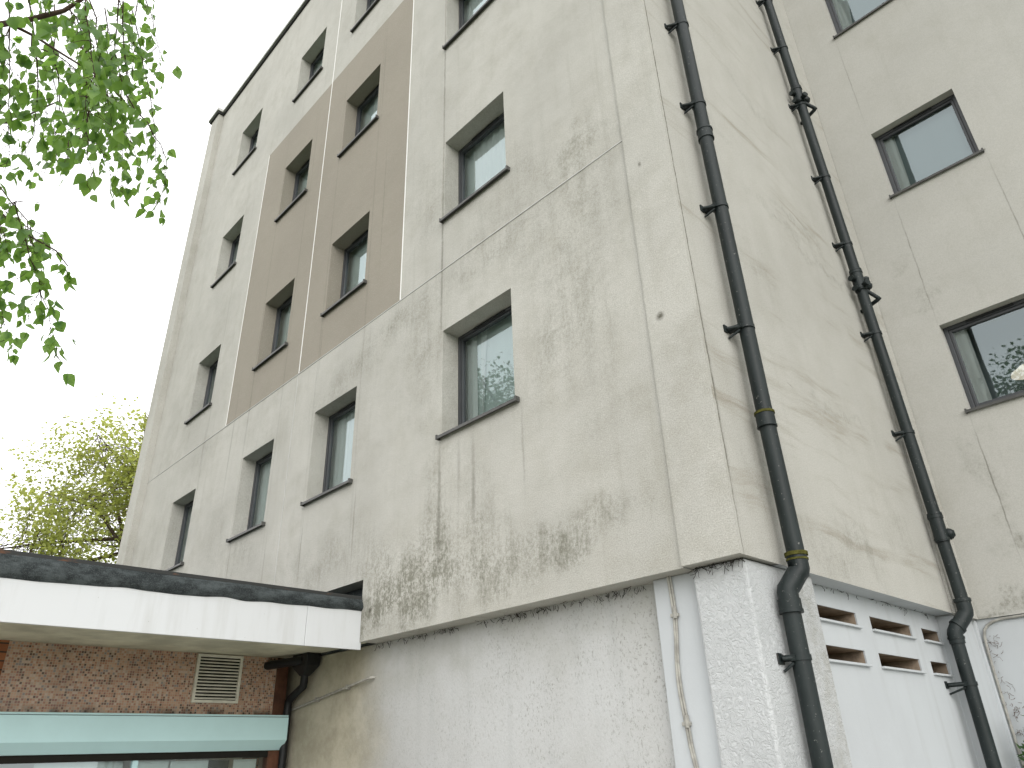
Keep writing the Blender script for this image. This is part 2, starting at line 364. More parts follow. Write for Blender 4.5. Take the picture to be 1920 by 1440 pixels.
M_LAMP.node_tree.nodes['Principled BSDF'].inputs['Emission Color'].default_value = (1,.93,.82,1); M_LAMP.node_tree.nodes['Principled BSDF'].inputs['Emission Strength'].default_value = .4
M_METAL = plain('brushed_metal', (.55,.55,.53), .35, .5, .1, 6, 0, 1)

# ------------------------------------------------------------------ ground
M_DARKGROUND = plain('dark_unseen_ground', (.075,.10,.04), .95, .1, .4, 1.2)  # unseen ground, made dark to keep the window reveal soffits dim
GZ = -4.48
g = MB(); g.quad((-400,-400,GZ), (400,-400,GZ), (400,400,GZ), (-400,400,GZ))
tag(g.build('ground', M_DARKGROUND), kind='structure')
g = MB(); g.quad((-13,-5.8,GZ+.006), (4.5,-5.8,GZ+.006), (4.5,L+.4,GZ+.006), (-13,L+.4,GZ+.006))  # unseen pale sheet, added to bounce light under the canopy
tag(g.build('bounce_sheet', M_BOUNCE), kind='structure')

# ------------------------------------------------------------------ main building
TOP = 11.86; BOT = -1.80; NOTCH = -1.187; NX = -4.283
blk = empty('apartment_building', (-6, 3, GZ))
tag(blk, 'five-storey rendered block, stained grey cream walls, brown painted panel and deep square windows', 'building')
def part(mb, name, mat, parent=None, bevel=0, off=Vector((-6, 3, GZ))):
    o = mb.build(name, mat, parent or blk, bevel)
    if parent is None: o.matrix_parent_inverse = Matrix.Translation(-off)
    return o

def holed(mb, us, zs, holes, fn, depth):
    """grid wall with openings; fn(u, z, d) -> xyz, d = depth into wall. Holes get reveals."""
    us = sorted(set(us + [k for h in holes for k in h[:2]])); zs = sorted(set(zs + [k for h in holes for k in h[2:4]]))
    for i in range(len(us)-1):
        for j in range(len(zs)-1):
            cu, cz = (us[i]+us[i+1])/2, (zs[j]+zs[j+1])/2
            if any(h[0] < cu < h[1] and h[2] < cz < h[3] for h in holes): continue
            mb.quad(fn(us[i],zs[j],0), fn(us[i+1],zs[j],0), fn(us[i+1],zs[j+1],0), fn(us[i],zs[j+1],0))
    for h in holes:
        if len(h) > 4: continue
        a, b, c, d = h
        mb.quad(fn(a,c,0), fn(a,d,0), fn(a,d,depth), fn(a,c,depth)); mb.quad(fn(b,d,0), fn(b,c,0), fn(b,c,depth), fn(b,d,depth))
        mb.quad(fn(a,d,0), fn(b,d,0), fn(b,d,depth), fn(a,d,depth)); mb.quad(fn(b,c,0), fn(a,c,0), fn(a,c,depth), fn(b,c,depth))

fh = [(a, b, z, z+WIN_H) for (a, b) in COLS.values() for z in SILL_Z]
wf = MB()
holed(wf, [-12.04, -.44], [BOT, TOP], fh + [(-12.04, NX, BOT, NOTCH, 'notch')], lambda u, z, d: (u, d, z), .30)
wf.quad((NX,0,BOT), (-.44,0,BOT), (-.44,.45,BOT), (NX,.45,BOT))                  # soffit of the overhang
wf.quad((-12.04,0,NOTCH), (NX,0,NOTCH), (NX,.45,NOTCH), (-12.04,.45,NOTCH))
wf.quad((NX,0,BOT), (NX,.45,BOT), (NX,.45,NOTCH), (NX,0,NOTCH))
part(wf, 'front_wall', M_F)
pl = MB(); pl.box(-.44, -.028, BOT+.004, -.0005, .45, TOP); part(pl, 'corner_pilaster', M_F)
pl = MB(); pl.box(-12.48, -.125, NOTCH-.6, -12.04, .30, TOP); part(pl, 'end_pilaster', M_F)

# side wall (plain) with a slight strip behind the far pipe
ws = MB()
ws.quad((0,-.028,BOT), (0,3.74,BOT), (0,3.74,TOP), (0,-.028,TOP))
part(ws, 'side_wall', M_S)
ws = MB(); ws.quad((0,.45,BOT), (-.5,.45,BOT), (-.5,3.74,BOT), (0,3.74,BOT)); part(ws, 'overhang_soffit', M_LOWS)
ws = MB(); ws.box(-.5, 3.74, BOT, .025, L, TOP); part(ws, 'side_strip', M_S)

# wing wall with shallow windows
RW = (.5654, 1.572); RZ = [(.307, 1.37), (3.307, 4.37), (6.33, 7.39), (9.33, 10.39)]
rh = [(a, b, c, d) for (a, b) in (RW, (3.6, 4.62), (6.6, 7.62)) for c, d in RZ]
wr = MB()
holed(wr, [.0255, 9.0], [BOT, TOP], rh, lambda u, z, d: (u, L+d, z), .2)
wr.quad((.0,L,BOT), (9,L,BOT), (9,L+.4,BOT), (0,L+.4,BOT))
part(wr, 'wing_wall', M_R)
bk = MB()                                                                       # ends, back and roof
bk.quad((-12.48,.3,GZ), (-12.48,14,GZ), (-12.48,14,TOP), (-12.48,.3,TOP)); bk.quad((-12.48,14,GZ), (9,14,GZ), (9,14,TOP), (-12.48,14,TOP))
bk.quad((9,L,GZ), (9,14,GZ), (9,14,TOP), (9,L,TOP))
part(bk, 'rear_wall', M_R)
rf = MB()
rf.add([(-12.48,.3,TOP-.3), (-.4,.3,TOP-.3), (-.4,L+.3,TOP-.3), (9,L+.3,TOP-.3), (9,14,TOP-.3), (-12.48,14,TOP-.3)], [(0,1,2,5), (2,3,4,5)])
part(rf, 'roof', M_FELT)
# parapet coping following the steps of the wall
cp = MB()
for x0, x1, yf in ((-12.55, -11.97, -.195), (-11.97, -.51, -.07), (-.51, .07, -.098)):
    cp.box(x0, yf, TOP, x1, .4, TOP+.085)
cp.box(-.4, .402, TOP, .07, L-.07, TOP+.085); cp.box(-.4, L-.068, TOP, 9.1, L+.4, TOP+.085)
part(cp, 'coping', M_COPE)
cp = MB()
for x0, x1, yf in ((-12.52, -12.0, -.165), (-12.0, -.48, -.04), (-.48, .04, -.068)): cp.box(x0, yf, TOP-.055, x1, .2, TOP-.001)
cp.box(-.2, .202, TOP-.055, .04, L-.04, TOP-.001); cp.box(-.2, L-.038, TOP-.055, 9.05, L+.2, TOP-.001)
part(cp, 'coping_shade', M_COPESHADE)  # dark strip stands in for the shade under the coping overhang

# lower storey
lw = MB()
lw.quad((-12.48,.22,GZ), (-.80,.22,GZ), (-.80,.22,BOT), (-12.48,.22,BOT))
part(lw, 'lower_wall', M_LOW)
up_ = MB(); up_.box(-12, .20, BOT+.005, NX-.01, .215, NOTCH-.005); part(up_, 'felt_upstand', M_FELT)
ss = MB(); ss.box(-.80, .145, GZ, -.432, .5, BOT-.001); part(ss, 'smooth_pier', M_LOWS, bevel=.006)
sp = MB()                                                                       # rough corner column, slightly wobbly arris
sp.box(-.431, .075, GZ, -.04, .985, BOT-.003); part(sp, 'corner_column', M_STUCCO, bevel=.018)
VB = [(1.03,1.89,-2.05,-1.95), (2.15,3.01,-2.05,-1.95), (3.27,3.70,-2.05,-1.95), (1.03,1.89,-2.33,-2.23), (2.15,3.01,-2.33,-2.23), (3.27,3.70,-2.33,-2.23)]
ls = MB()
holed(ls, [.986, 3.76], [GZ, BOT-.002], VB, lambda u, z, d: (-.16-d, u, z), .012)
part(ls, 'lower_side_wall', M_LOWS)
for (a, b, c, d) in VB:
    rcs = MB(); X0, X1 = -.172, -.52
    rcs.quad((X0,a,c), (X0,a,d), (X1,a,d), (X1,a,c)); rcs.quad((X0,b,c), (X1,b,c), (X1,b,d), (X0,b,d))
    rcs.quad((X0,a,d), (X0,b,d), (X1,b,d), (X1,a,d)); rcs.quad((X0,a,c), (X1,a,c), (X1,b,c), (X0,b,c)); rcs.quad((X1,a,c), (X1,a,d), (X1,b,d), (X1,b,c))
    av = part(rcs, 'air_opening', M_VREC)
    sl = MB(); sl.box(-.19, a-.01, c-.018, -.132, b+.015, c); sl.build('opening_sill', M_LOWS, av, .004)
pr = MB(); pr.box(-.4, 3.76, GZ, -.028, L-.002, BOT-.002); part(pr, 'corner_pier', M_LOWS, bevel=.01)
lr = MB(); lr.quad((-.4,L+.03,GZ), (9,L+.03,GZ), (9,L+.03,BOT), (-.4,L+.03,BOT)); part(lr, 'lower_wing_wall', M_LOWS)
lv = MB(); lv.box(-.06, L-.03, GZ, .0, L+.029, BOT-.003); part(lv, 'corner_fillet', M_LOWS, bevel=.01)

# thin white stop beads and the movement joint
for x, z0, z1, wd in ((PX0, 2.05, 7.93, .011), (PX1, 2.05, TOP, .012), (PX2, 2.05, TOP, .013), (PX1-.01, -1.0, 2.02, .008)):
    b = MB(); b.box(x-wd/2, -.006, z0, x+wd/2, .01, z1); part(b, 'stop_bead', M_COPE if wd < .009 else M_BEAD)
b = MB(); b.box(-12.04, -.005, 2.034, -.44, .01, 2.044); part(b, 'joint_bead', M_COPE)
# cobwebs and dead wisps hanging from the overhang
rnd = random.Random(5)
def wisps(mb, n, fn, size, spread):
    for _ in range(n):
        p = Vector(fn()); d = Vector((rnd.uniform(-1,1), rnd.uniform(-.3,.3), rnd.uniform(-1.2,.1))).normalized()
        pts = [p]; k = rnd.randint(2, 4)
        for i in range(k):
            d = (d + Vector((rnd.uniform(-1,1), rnd.uniform(-.4,.4), rnd.uniform(-.8,.6)))*spread).normalized()
            pts.append(pts[-1] + d*size*rnd.uniform(.4,1))
        mb.tube(pts, [rnd.uniform(.0009,.0026) for _ in pts], 4, False)
cw = MB(); cl_ = [rnd.uniform(-4.25,-.9) for _ in range(60)] + [-1.05,-1.2,-1.35,-1.62,-1.9,-2.2,-2.6,-3.1,-3.6,-.95]*2
wisps(cw, 190, lambda: (lambda c: (c+rnd.gauss(0,.03), rnd.uniform(.17,.215), BOT-.004-abs(rnd.gauss(0,.012))))(rnd.choice(cl_)), .024, .8)
wisps(cw, 45, lambda: (rnd.uniform(-.43,-.04), rnd.uniform(.04,.07), BOT-.004-abs(rnd.gauss(0,.008))), .025, .8)
wisps(cw, 40, lambda: (-.15, rnd.uniform(1,3.7), BOT-.004-abs(rnd.gauss(0,.01))), .018, .8)
o = part(cw, 'cobweb_wisps', M_WEB); o['kind'] = 'stuff'

# ------------------------------------------------------------------ windows
def curtain_mb(u0, u1, z0, z1, y, fold=.012, lean=0.0):
    mb = MB(); n = max(6, int((u1-u0)/.022)); vs = []
    for i in range(n+1):
        u = u0+(u1-u0)*i/n; yy = y + fold*sin(i*1.35)+fold*.5*sin(i*.61)
        vs += [(u - lean*i/n, yy, z0), (u, yy, z1)]
    mb.add(vs, [(2*i, 2*i+2, 2*i+3, 2*i+1) for i in range(n)], True); return mb
def window(a, b, z0, z1, y0, yglass, proud, cur, blind, sill_a=.03, sill_b=.06, big_frame=False, vent=True):
    """y0 wall face; frame, pane, sill and curtain"""
    f = MB(); yf = yglass-.035; yb = yglass+.03; t, s = ((.036, .026) if y0 == 0 else (.045, .034))
    f.box(a, yf, z0, a+t, yb, z1); f.box(b-t, yf, z0, b, yb, z1); f.box(a+t, yf, z1-t, b-t, yb, z1); f.box(a+t, yf, z0, b-t, yb, z0+t)
    a2, b2, c2, d2 = a+t, b-t, z0+t, z1-t; yf2 = yf+.012                      # the opening sash
    f.box(a2+.002, yf2, c2+.002, a2+s, yb-.005, d2-.002); f.box(b2-s, yf2, c2+.002, b2-.002, yb-.005, d2-.002)
    f.box(a2+s, yf2, d2-s, b2-s, yb-.005, d2-.002); f.box(a2+s, yf2, c2+.002, b2-s, yb-.005, c2+s)
    fo = part(f, 'window', M_FRAME, bevel=.004)
    if vent:
        v = MB(); m = (a+b)/2; v.box(m-.26, yf-.014, z1-.034, m+.22, yf-.001, z1-.014); v.build('trickle_vent', M_BLACK, fo, .002)
    p = MB(); p.quad((a2+s-.003,yglass,c2+s-.003), (b2-s+.003,yglass,c2+s-.003), (b2-s+.003,yglass,d2-s+.003), (a2+s-.003,yglass,d2-s+.003))
    p.build('pane', M_GLASS, fo)
    sl = MB()
    prof = [(y0-proud, -.026), (y0-proud, .004), (yf-.001, .03), (yf-.001, .018), (y0-proud+.01, -.008), (y0-proud+.01, -.026)]
    sl.prism(prof, a-sill_a, b+sill_b, lambda u, v, t_: (t_, u, z0-.012+v))
    sl.box(a-sill_a-.003, y0-proud-.004, z0-.042, a-sill_a+.012, y0-.003, z0+.008); sl.box(b+sill_b-.016, y0-proud-.004, z0-.042, b+sill_b+.003, y0-.003, z0+.008)
    sl.build('sill', M_SILLM, fo)
    for (u0, u1, lean) in cur:
        W = b-a; curtain_mb(a+u0*W, a+u1*W, z0-.05, z1+.06, yglass+.075, .012, lean).build('curtain', M_CURT, fo)
    if True:
        nd = .10 if y0 == 0 or z0 > 1 else .62
        nb = MB(); nb.box(a-.1, yglass+nd, z0-.1, b+.1, yglass+nd+.004, z1+(.1 if nd < .5 else .19)); nb.build('net_blind', M_BLIND if y0 == 0 else M_GREYBLIND, fo)
    if blind:
        bl = MB(); u0, u1, q0 = blind; W = b-a; zb = z0+(z1-z0)*q0
        bl.box(a+u0*W, yglass+.085, zb, a+u1*W, yglass+.089, z1+.05); bl.build('blind', M_BLIND, fo)
    return fo
CUR = {  # curtains (start, end, lean) and blind (start, end, bottom) per window
 ('C',0): ([(-.05,.17,0), (.24,.33,.10)], None), ('C',1): ([(.16,1.06,.10)], None), ('C',2): ([(.1,1.1,.25)], None), ('C',3): ([(0,.3,0)], None),
 ('B',0): ([(0,1.05,0)], None), ('B',1): ([(.42,1.1,.06)], None), ('B',2): ([(.35,1.1,.35)], None), ('B',3): ([(.0,.25,0)], None),
 ('A',0): ([(-.05,1.05,0)], None), ('A',1): ([(.2,1.1,.3)], None), ('A',2): ([(.5,1.1,.4)], None), ('A',3): ([(-.05,.3,0)], None),
 ('Z',0): ([(-.05,1.05,0)], None), ('Z',1): ([(.1,1.05,.1)], None), ('Z',2): ([(-.05,1.05,0)], None), ('Z',3): ([(-.05,.2,0)], None)}
for k, (a, b) in COLS.items():
    for i, z in enumerate(SILL_Z):
        cu, bl = CUR[(k, i)]
        window(a, b, z, z+WIN_H, 0, .245, .05, cu, bl)
for ci, (a, b) in enumerate((RW, (3.6, 4.62), (6.6, 7.62))):
    for i, (c, d) in enumerate(RZ):
        window(a, b, c, d, L, L+.145, .035, [(-.05, .2, .02 if i else .0)] if i != 2 else [(-.05,.3,.12)], None, .03, .04)
# rooms behind the glass: floor slabs, ceilings and a back wall
rm = MB()
for z in SILL_Z:
    rm.box(-12.3, .42, z-1.0, -.3, 3.6, z-.96); rm.box(-12.3, .5, z+WIN_H+.22, -.3, 3.6, z+WIN_H+.26); rm.quad((-12.3,3.6,z-1), (-.3,3.6,z-1), (-.3,3.6,z+1.5), (-12.3,3.6,z+1.5))
    for x in (-8.75, -6.25, -3.85): rm.box(x-.05, .5, z-.95, x+.05, 3.59, z+1.44)
for c, d in RZ:
    rm.box(.2, L+.4, c-.9, 8.9, L+4, c-.86); rm.box(.2, L+.4, d+.22, 8.9, L+4, d+.26); rm.quad((.2,L+4,c-.9), (8.9,L+4,c-.9), (8.9,L+4,d+.3), (.2,L+4,d+.3))
part(rm, 'rooms', M_ROOM)

# table lamp on the inner sill of the lowest wing window
lp = tag(empty('table_lamp', (1.13, L+.42, .32)), 'cream lampshade just inside the lowest window of the right-hand wing', 'lamp')
m = MB(); m.tube([(0,0,0), (0,0,.02), (0,0,.021), (0,0,.36)], [.07,.07,.012,.01], 14); m.build('lamp_stem', M_METAL, lp)
m = MB(); m.tube([(0,0,.34), (0,0,.37), (0,0,.42), (0,0,.44)], [.155,.145,.07,.045], 28); m.build('lamp_shade', M_LAMP, lp)
# inner sill board under the lamp
m = MB(); m.box(RW[0]-.1, L+.2, .29, RW[1]+.1, L+.62, .318); part(m, 'window_board', M_ROOM)

# ------------------------------------------------------------------ drainpipes
def ring(mb, c, r, h, ax=Vector((0,0,1)), n=20):
    c = Vector(c); mb.tube([c-ax*h/2, c+ax*h/2], r, n)
def bracket(parent, x, y, z, r, xw, lug=True):
    """strap round the pipe with a splayed lug back to the wall at xw"""
    m = MB(); ring(m, (x, y, z), r+.007, .032)
    m.box(xw-.004, y-r-.02, z-.018, x, y-r+.018, z+.018)
    if lug:
        m.tube([(x-.02, y-r-.004, z), (xw+.02, y-r-.055, z-.004)], [.016,.013], 6); m.tube([(x-.02, y-r-.004, z-.03), (xw+.006, y-r-.03, z-.075)], [.011,.009], 6)
        m.box(xw-.003, y-r-.075, z-.03, xw+.012, y-r-.03, z+.03)
    return m.build('bracket', M_PVC, parent)
def bend(p0, p1, n=6):
    pass
dp = tag(empty('drainpipe', (0,0,0)), 'thick black drainpipe near the building corner, kinked over the white stucco column', 'drainpipe', 'black drainpipes on the side wall')
r1 = .058; X1, Y1 = .115, .445
m = MB(); m.tube([(X1,.43,TOP-.2), (X1,Y1,2.0), (X1,Y1+.01,-.75), (X1,Y1+.03,-1.78)], r1, 24); m.build('pipe', M_PVC, dp)
m = MB(); xb = .045
m.tube([(X1,Y1+.03,-1.74), (X1,Y1+.03,-1.845), (X1-.003,Y1+.025,-1.865), (X1-.018,Y1+.01,-1.885), (xb+.018,Y1-.035,-1.955), (xb+.003,Y1-.05,-1.978), (xb,Y1-.055,-2.0), (xb,Y1-.055,-2.09)], .066, 24); m.build('offset_bend', M_PVC, dp)
m = MB(); m.tube([(xb,Y1-.055,-2.05), (xb,Y1-.055,GZ+.02)], r1, 24); m.build('lower_pipe', M_PVC, dp)
for z in (2.0, -.77): 
    m = MB(); ring(m, (X1,Y1+.004,z-.035), .067, .10); ring(m, (X1,Y1+.004,z-.08), .070, .014); m.build('socket', M_PVC, dp)
    m = MB(); ring(m, (X1,Y1+.004,z+.022), .072, .018); m.build('collar', M_MOSS if z < 0 else M_PVC, dp)
m = MB(); ring(m, (X1,Y1+.03,-1.755), .074, .024); ring(m, (X1,Y1+.03,-1.79), .071, .012); m.build('collar', M_MOSS, dp)
m = MB(); ring(m, (xb,Y1-.055,-2.075), .072, .07); ring(m, (xb,Y1-.055,-2.115), .076, .02); m.build('socket', M_PVC, dp)
for z in (3.43, 2.34, 1.14, -.035, 4.6, 5.8): bracket(dp, X1, Y1, z, r1, 0)
bracket(dp, xb, Y1-.055, -2.39, r1, -.04)
m = MB(); m.box(-.042, Y1-.19, -2.425, -.03, Y1-.12, -2.365); m.build('rusty_plate', M_TRIM, dp)

d2 = tag(empty('drainpipe', (0,0,0)), 'black drainpipe with branch fittings in the inner corner beside the wing', 'drainpipe', 'black drainpipes on the side wall')
X2, r2 = .115, .057
def p2y(z): return 3.30 + (6.6-max(z,-1.7))*.052 if z > -.1 else 3.648 + (-.1-max(z,-1.75))*.05
P2 = [(X2, p2y(z), z) for z in (TOP-.2, 6.6, 4.9, 2.0, 0, -.9, -1.72)]
m = MB(); m.tube(P2, r2, 22); m.build('pipe', M_PVC, d2)
yb = p2y(-1.72)
m = MB(); m.tube([(X2,yb,-1.69), (X2,yb,-1.79), (X2-.004,yb-.004,-1.815), (X2-.02,yb-.015,-1.84), (.02,yb-.10,-1.955), (.006,yb-.112,-1.98), (.002,yb-.115,-2.0), (.002,yb-.115,-2.08)], .066, 22); m.build('offset_bend', M_PVC, d2)
m = MB(); m.tube([(.002,yb-.115,-2.04), (.002,yb-.15,GZ+.02)], r2, 22); m.build('lower_pipe', M_PVC, d2)
m = MB(); ring(m, (X2,yb,-1.70), .074, .03); m.build('collar', M_PVC, d2)
m = MB(); ax = Vector((.118,.1,.115)).normalized(); ring(m, (.035,yb-.085,-1.93), .075, .03, ax); ring(m, (.002,yb-.115,-2.03), .072, .02); m.build('collar', M_PVC, d2)
for z in (6.55, 5.6, 4.55, 3.35, 2.35, 1.15, -.02): bracket(d2, X2, p2y(z), z, r2, 0)
bracket(d2, .002, yb-.12, -2.42, r2, -.16)
for z, full in ((4.86, True), (1.98, True), (-.88, False), (7.85, True)):
    y = p2y(z); m = MB(); ring(m, (X2,y,z), .068, .02); ring(m, (X2,y,z-.14), .064, .27); ring(m, (X2,y,z-.25), .069, .02); ring(m, (X2,y,z-.03), .070, .03)
    if full:
        for zz, dx, dy in ((-.13,-.03,-.09), (-.10,.05,.085), (-.23,.085,-.045), (-.27,-.02,-.085)):
            p = Vector((X2,y,z+zz)); e = Vector((dx,dy,0)); m.tube([p, p+e, p+e*1.02, p+e*1.3], [.03,.03,.036,.036], 12)
    s_ = m.build('branch_fitting', M_PVC, d2)
    m = MB(); p = Vector((X2+.02,y+.05,z-.20 if full else z-.20)); e = Vector((.75,.55,-.08)).normalized()
    if not full: e = Vector((.85,.30,.05)).normalized()
    q0 = p+e*.012; pts = []; rr = []
    for i in range(5): pts += [q0+e*(.017*i), q0+e*(.017*i+.009)]; rr += [(.05,.06,.06,.052,.035)[i], (.045,.052,.05,.042,.03)[i]]
    m.tube([p]+pts, [.04]+rr, 16); m.build('ribbed_cap', M_PVC, s_)
    if full:
        m = MB(); p0 = Vector((X2+.03,y+.02,z-.26)); p1 = Vector((X2+.13,y+.10,z-.40)); p2 = Vector((.0,y+.17,z-.43))
        m.tube([p0, p0.lerp(p1,.93), p1, p1.lerp(p2,.1), p2], .023, 10); m.build('waste_branch', M_PVC, s_)

# hopper head under the canopy
hp = tag(empty('hopper_drain', (0,0,0)), 'black rainwater hopper with swan-neck downpipe tucked in the corner under the white canopy', 'drainpipe')
m = MB()
rings = [(-1.775,.16,.085), (-1.80,.165,.09), (-1.90,.155,.085), (-1.985,.06,.05), (-2.0,.042,.042)]; vs = []
for z, rx_, ry_ in rings: vs += [(-5.50+sx*rx_, .105+sy*ry_, z) for sx, sy in ((-1,-1), (1,-1), (1,1), (-1,1))]
m.add(vs, [(i*4+k, i*4+(k+1)%4, i*4+4+(k+1)%4, i*4+4+k) for i in range(4) for k in range(4)] + [(0,3,2,1), (16,17,18,19)]); m.build('hopper', M_BLACK, hp, .01)
m = MB(); m.tube([(-5.50,.10,-1.98), (-5.50,.10,-2.06), (-5.53,.11,-2.10), (-5.82,.13,-2.20), (-5.86,.13,-2.23), (-5.87,.13,-2.28), (-5.87,.13,GZ+.1)], .042, 14); m.build('swan_neck', M_BLACK, hp)
m = MB(); m.tube([(-5.45,.05,-1.84), (-5.70,-.05,-1.85), (-5.98,-.15,-1.865)], .045, 14); m.build('inlet_pipe', M_BLACK, hp)

# condensate pipe on the lower wall
cd = tag(empty('overflow_pipe', (0,0,0)), 'thin cream pipe sloping across the buff wall below the canopy end', 'pipe')
m = MB(); m.tube([(-4.31,.23,-2.115), (-4.31,.185,-2.117), (-4.34,.17,-2.12), (-4.8,.185,-2.175), (-5.86,.19,-2.31), (-5.95,.19,-2.32)], .013, 10); m.build('pipe', M_GREYCABLE, cd)
m = MB()
for x, z in ((-4.75,-2.169), (-5.35,-2.245)): m.box(x-.012, .17, z-.022, x+.012, .218, z+.022)
m.build('clip', M_GREYCABLE, cd)
# cable on the smooth pier
cb = tag(empty('wall_cable', (0,0,0)), 'pair of grey white cables clipped down the smooth white pier', 'cable')
m = MB(); ys = .134
xs = [(-1.80,-.664), (-1.95,-.658), (-2.06,-.655), (-2.2,-.665), (-2.35,-.684), (-2.45,-.69), (-2.55,-.688), (-2.72,-.672), (-2.85,-.66), (-3.05,-.63), (-3.6,-.60), (-4.4,-.6)]
m.tube([(x, ys, z) for z, x in xs], .010, 8); m.tube([(x+.017+.003*sin(z*9), ys+.001, z) for z, x in xs], .0075, 8); m.build('cable', M_GREYCABLE, cb)
for z, x in ((-2.06,-.647), (-2.72,-.664)):
    k = MB(); k.box(x-.03, .122, z-.012, x+.03, .144, z+.012); k.tube([(x+.006,.13,z-.022), (x+.006,.13,z+.05)], .016, 8); k.build('clip', M_GREYCABLE, cb, .003)
# cable along the wing
wc = tag(empty('wall_cable', (0,0,0)), 'grey cable curving under the wing wall edge and down the inner corner', 'cable')
m = MB(); m.tube([(9,L+.012,-1.815), (.42,L+.012,-1.818), (.22,L+.012,-1.822), (.14,L+.012,-1.838), (.085,L+.012,-1.866), (.05,L+.01,-1.905), (.035,L+.005,-1.96), (.025,L,-2.1), (.02,L,-2.6), (.02,L,GZ)], .013, 10); m.build('cable', M_GREYCABLE, wc)
dc = MB()
for cx_, cz_, n in ((.05,-2.0,16), (.04,-2.12,7), (.04,-2.5,8), (.08,-2.62,22), (.05,-2.8,12), (.04,-3.0,10), (.03,-2.35,6)):
    wisps(dc, n, lambda: (cx_+abs(rnd.gauss(0,.045)), L-rnd.uniform(0,.03)+.02, cz_+rnd.gauss(0,.04)), .022, 1.0)
tag(dc.build('dried_creeper', M_DEAD), 'brown wisps of dead creeper clinging to the white wall in the inner corner', 'creeper', kind='stuff')

# ------------------------------------------------------------------ flat-roofed annexe
ax_ = tag(empty('flat_roofed_annexe', (-7, -3, GZ)), 'single-storey annexe with white fascia canopy, mosaic tiled wall and turquoise shutter box', 'building')
def apart(mb, name, mat, bevel=0, parent=None):
    o = mb.build(name, mat, parent or ax_, bevel)
    if parent is None: o.matrix_parent_inverse = Matrix.Translation(-Vector((-7,-3,GZ)))
    return o
YE = -6.2; XF = -4.287
m = MB(); m.box(XF-.03, -.597, -1.872, XF, .02, -1.45); m.box(XF-.0305, YE, -1.872, XF-.0005, -.600, -1.45); apart(m, 'fascia', M_FASCIA, .003)
m = MB(); m.box(-12, YE+.03, -1.772, XF-.031, .218, -1.72); apart(m, 'soffit', M_SOFFIT)
m = MB(); m.box(-12, YE+.05, -1.719, XF-.035, .216, -1.40); apart(m, 'roof_slab', M_TRIM)
rnd = random.Random(8)
m = MB(); n = 140; rows = 7; vs = []                                           # sagging felt apron over the fascia
wob = [rnd.uniform(-1,1) for _ in range(40)]
def wv(t, k=0): i = int(t); f = t-i; f = f*f*(3-2*f); return wob[(i+k) % 40]*(1-f)+wob[(i+1+k) % 40]*f
for i in range(n+1):
    y = YE + (.19-YE)*i/n; zb = -1.502 + .018*y + .010*wv(i*.22) ; zt = -1.392 + .0035*wv(i*.13, 9)
    for j in range(rows):
        s = j/(rows-1); bul = .018 + .02*sin(pi*min(1, s*1.15)) + .007*wv(i*.35+j*.4, 5)
        vs.append((XF+bul if j else XF+.004, y, zb+(zt-zb)*s))
    vs.append((XF-.10, y, zt+.004))
rows += 1
m.add(vs, [(i*rows+j, (i+1)*rows+j, (i+1)*rows+j+1, i*rows+j+1) for i in range(n) for j in range(rows-1)], True); apart(m, 'felt_apron', M_FELT)
m = MB(); m.box(XF-.06, YE, -1.392, XF+.006, .195, -1.357); apart(m, 'roof_trim', M_TRIM, .003)
m = MB(); m.quad((-12,YE,-1.36), (XF-.05,YE,-1.36), (XF-.05,.19,-1.36), (-12,.19,-1.36)); apart(m, 'roof', M_FELT)
XM = -5.93
m = MB(); m.box(-6.15, -2.66, -2.70, XM, -.02, -1.773); apart(m, 'mosaic_wall', M_MOS)
m = MB(); m.box(-6.12, -.019, GZ, -5.915, .118, -1.774); apart(m, 'timber_post', M_TIMBER, .004)
m = MB(); m.box(-6.15, -6.0, GZ, XM+.02, -2.661, -1.774); apart(m, 'brick_pier', M_BRICK)
m = MB(); m.box(-6.35, -.10, GZ, -6.16, .215, -1.775); apart(m, 'back_pier', M_BRICK)
# louvred grille
gr = MB(); y0, y1, z0, z1, xg = -.935, -.435, -2.258, -1.782, XM+.03
for (a, b, c, d) in ((y0,y1,z1-.028,z1), (y0,y1,z0,z0+.028), (y0,y0+.03,z0+.028,z1-.028), (y1-.03,y1,z0+.028,z1-.028)): gr.box(XM, a, c, xg, b, d)
go = apart(gr, 'vent_grille', M_VENT, .003)
m = MB(); m.box(XM+.001, y0+.03, z0+.028, XM+.004, y1-.03, z1-.028); m.build('duct_opening', M_DARKIN, go)
m = MB()
for i in range(13):
    z = z0+.036+i*.0318
    m.prism([(xg-.003,z), (xg-.003,z+.011), (xg-.019,z+.019), (xg-.019,z+.014)], y0+.03, y1-.03, lambda u, v, t: (u, t, v))
m.build('slats', M_VENT, go)
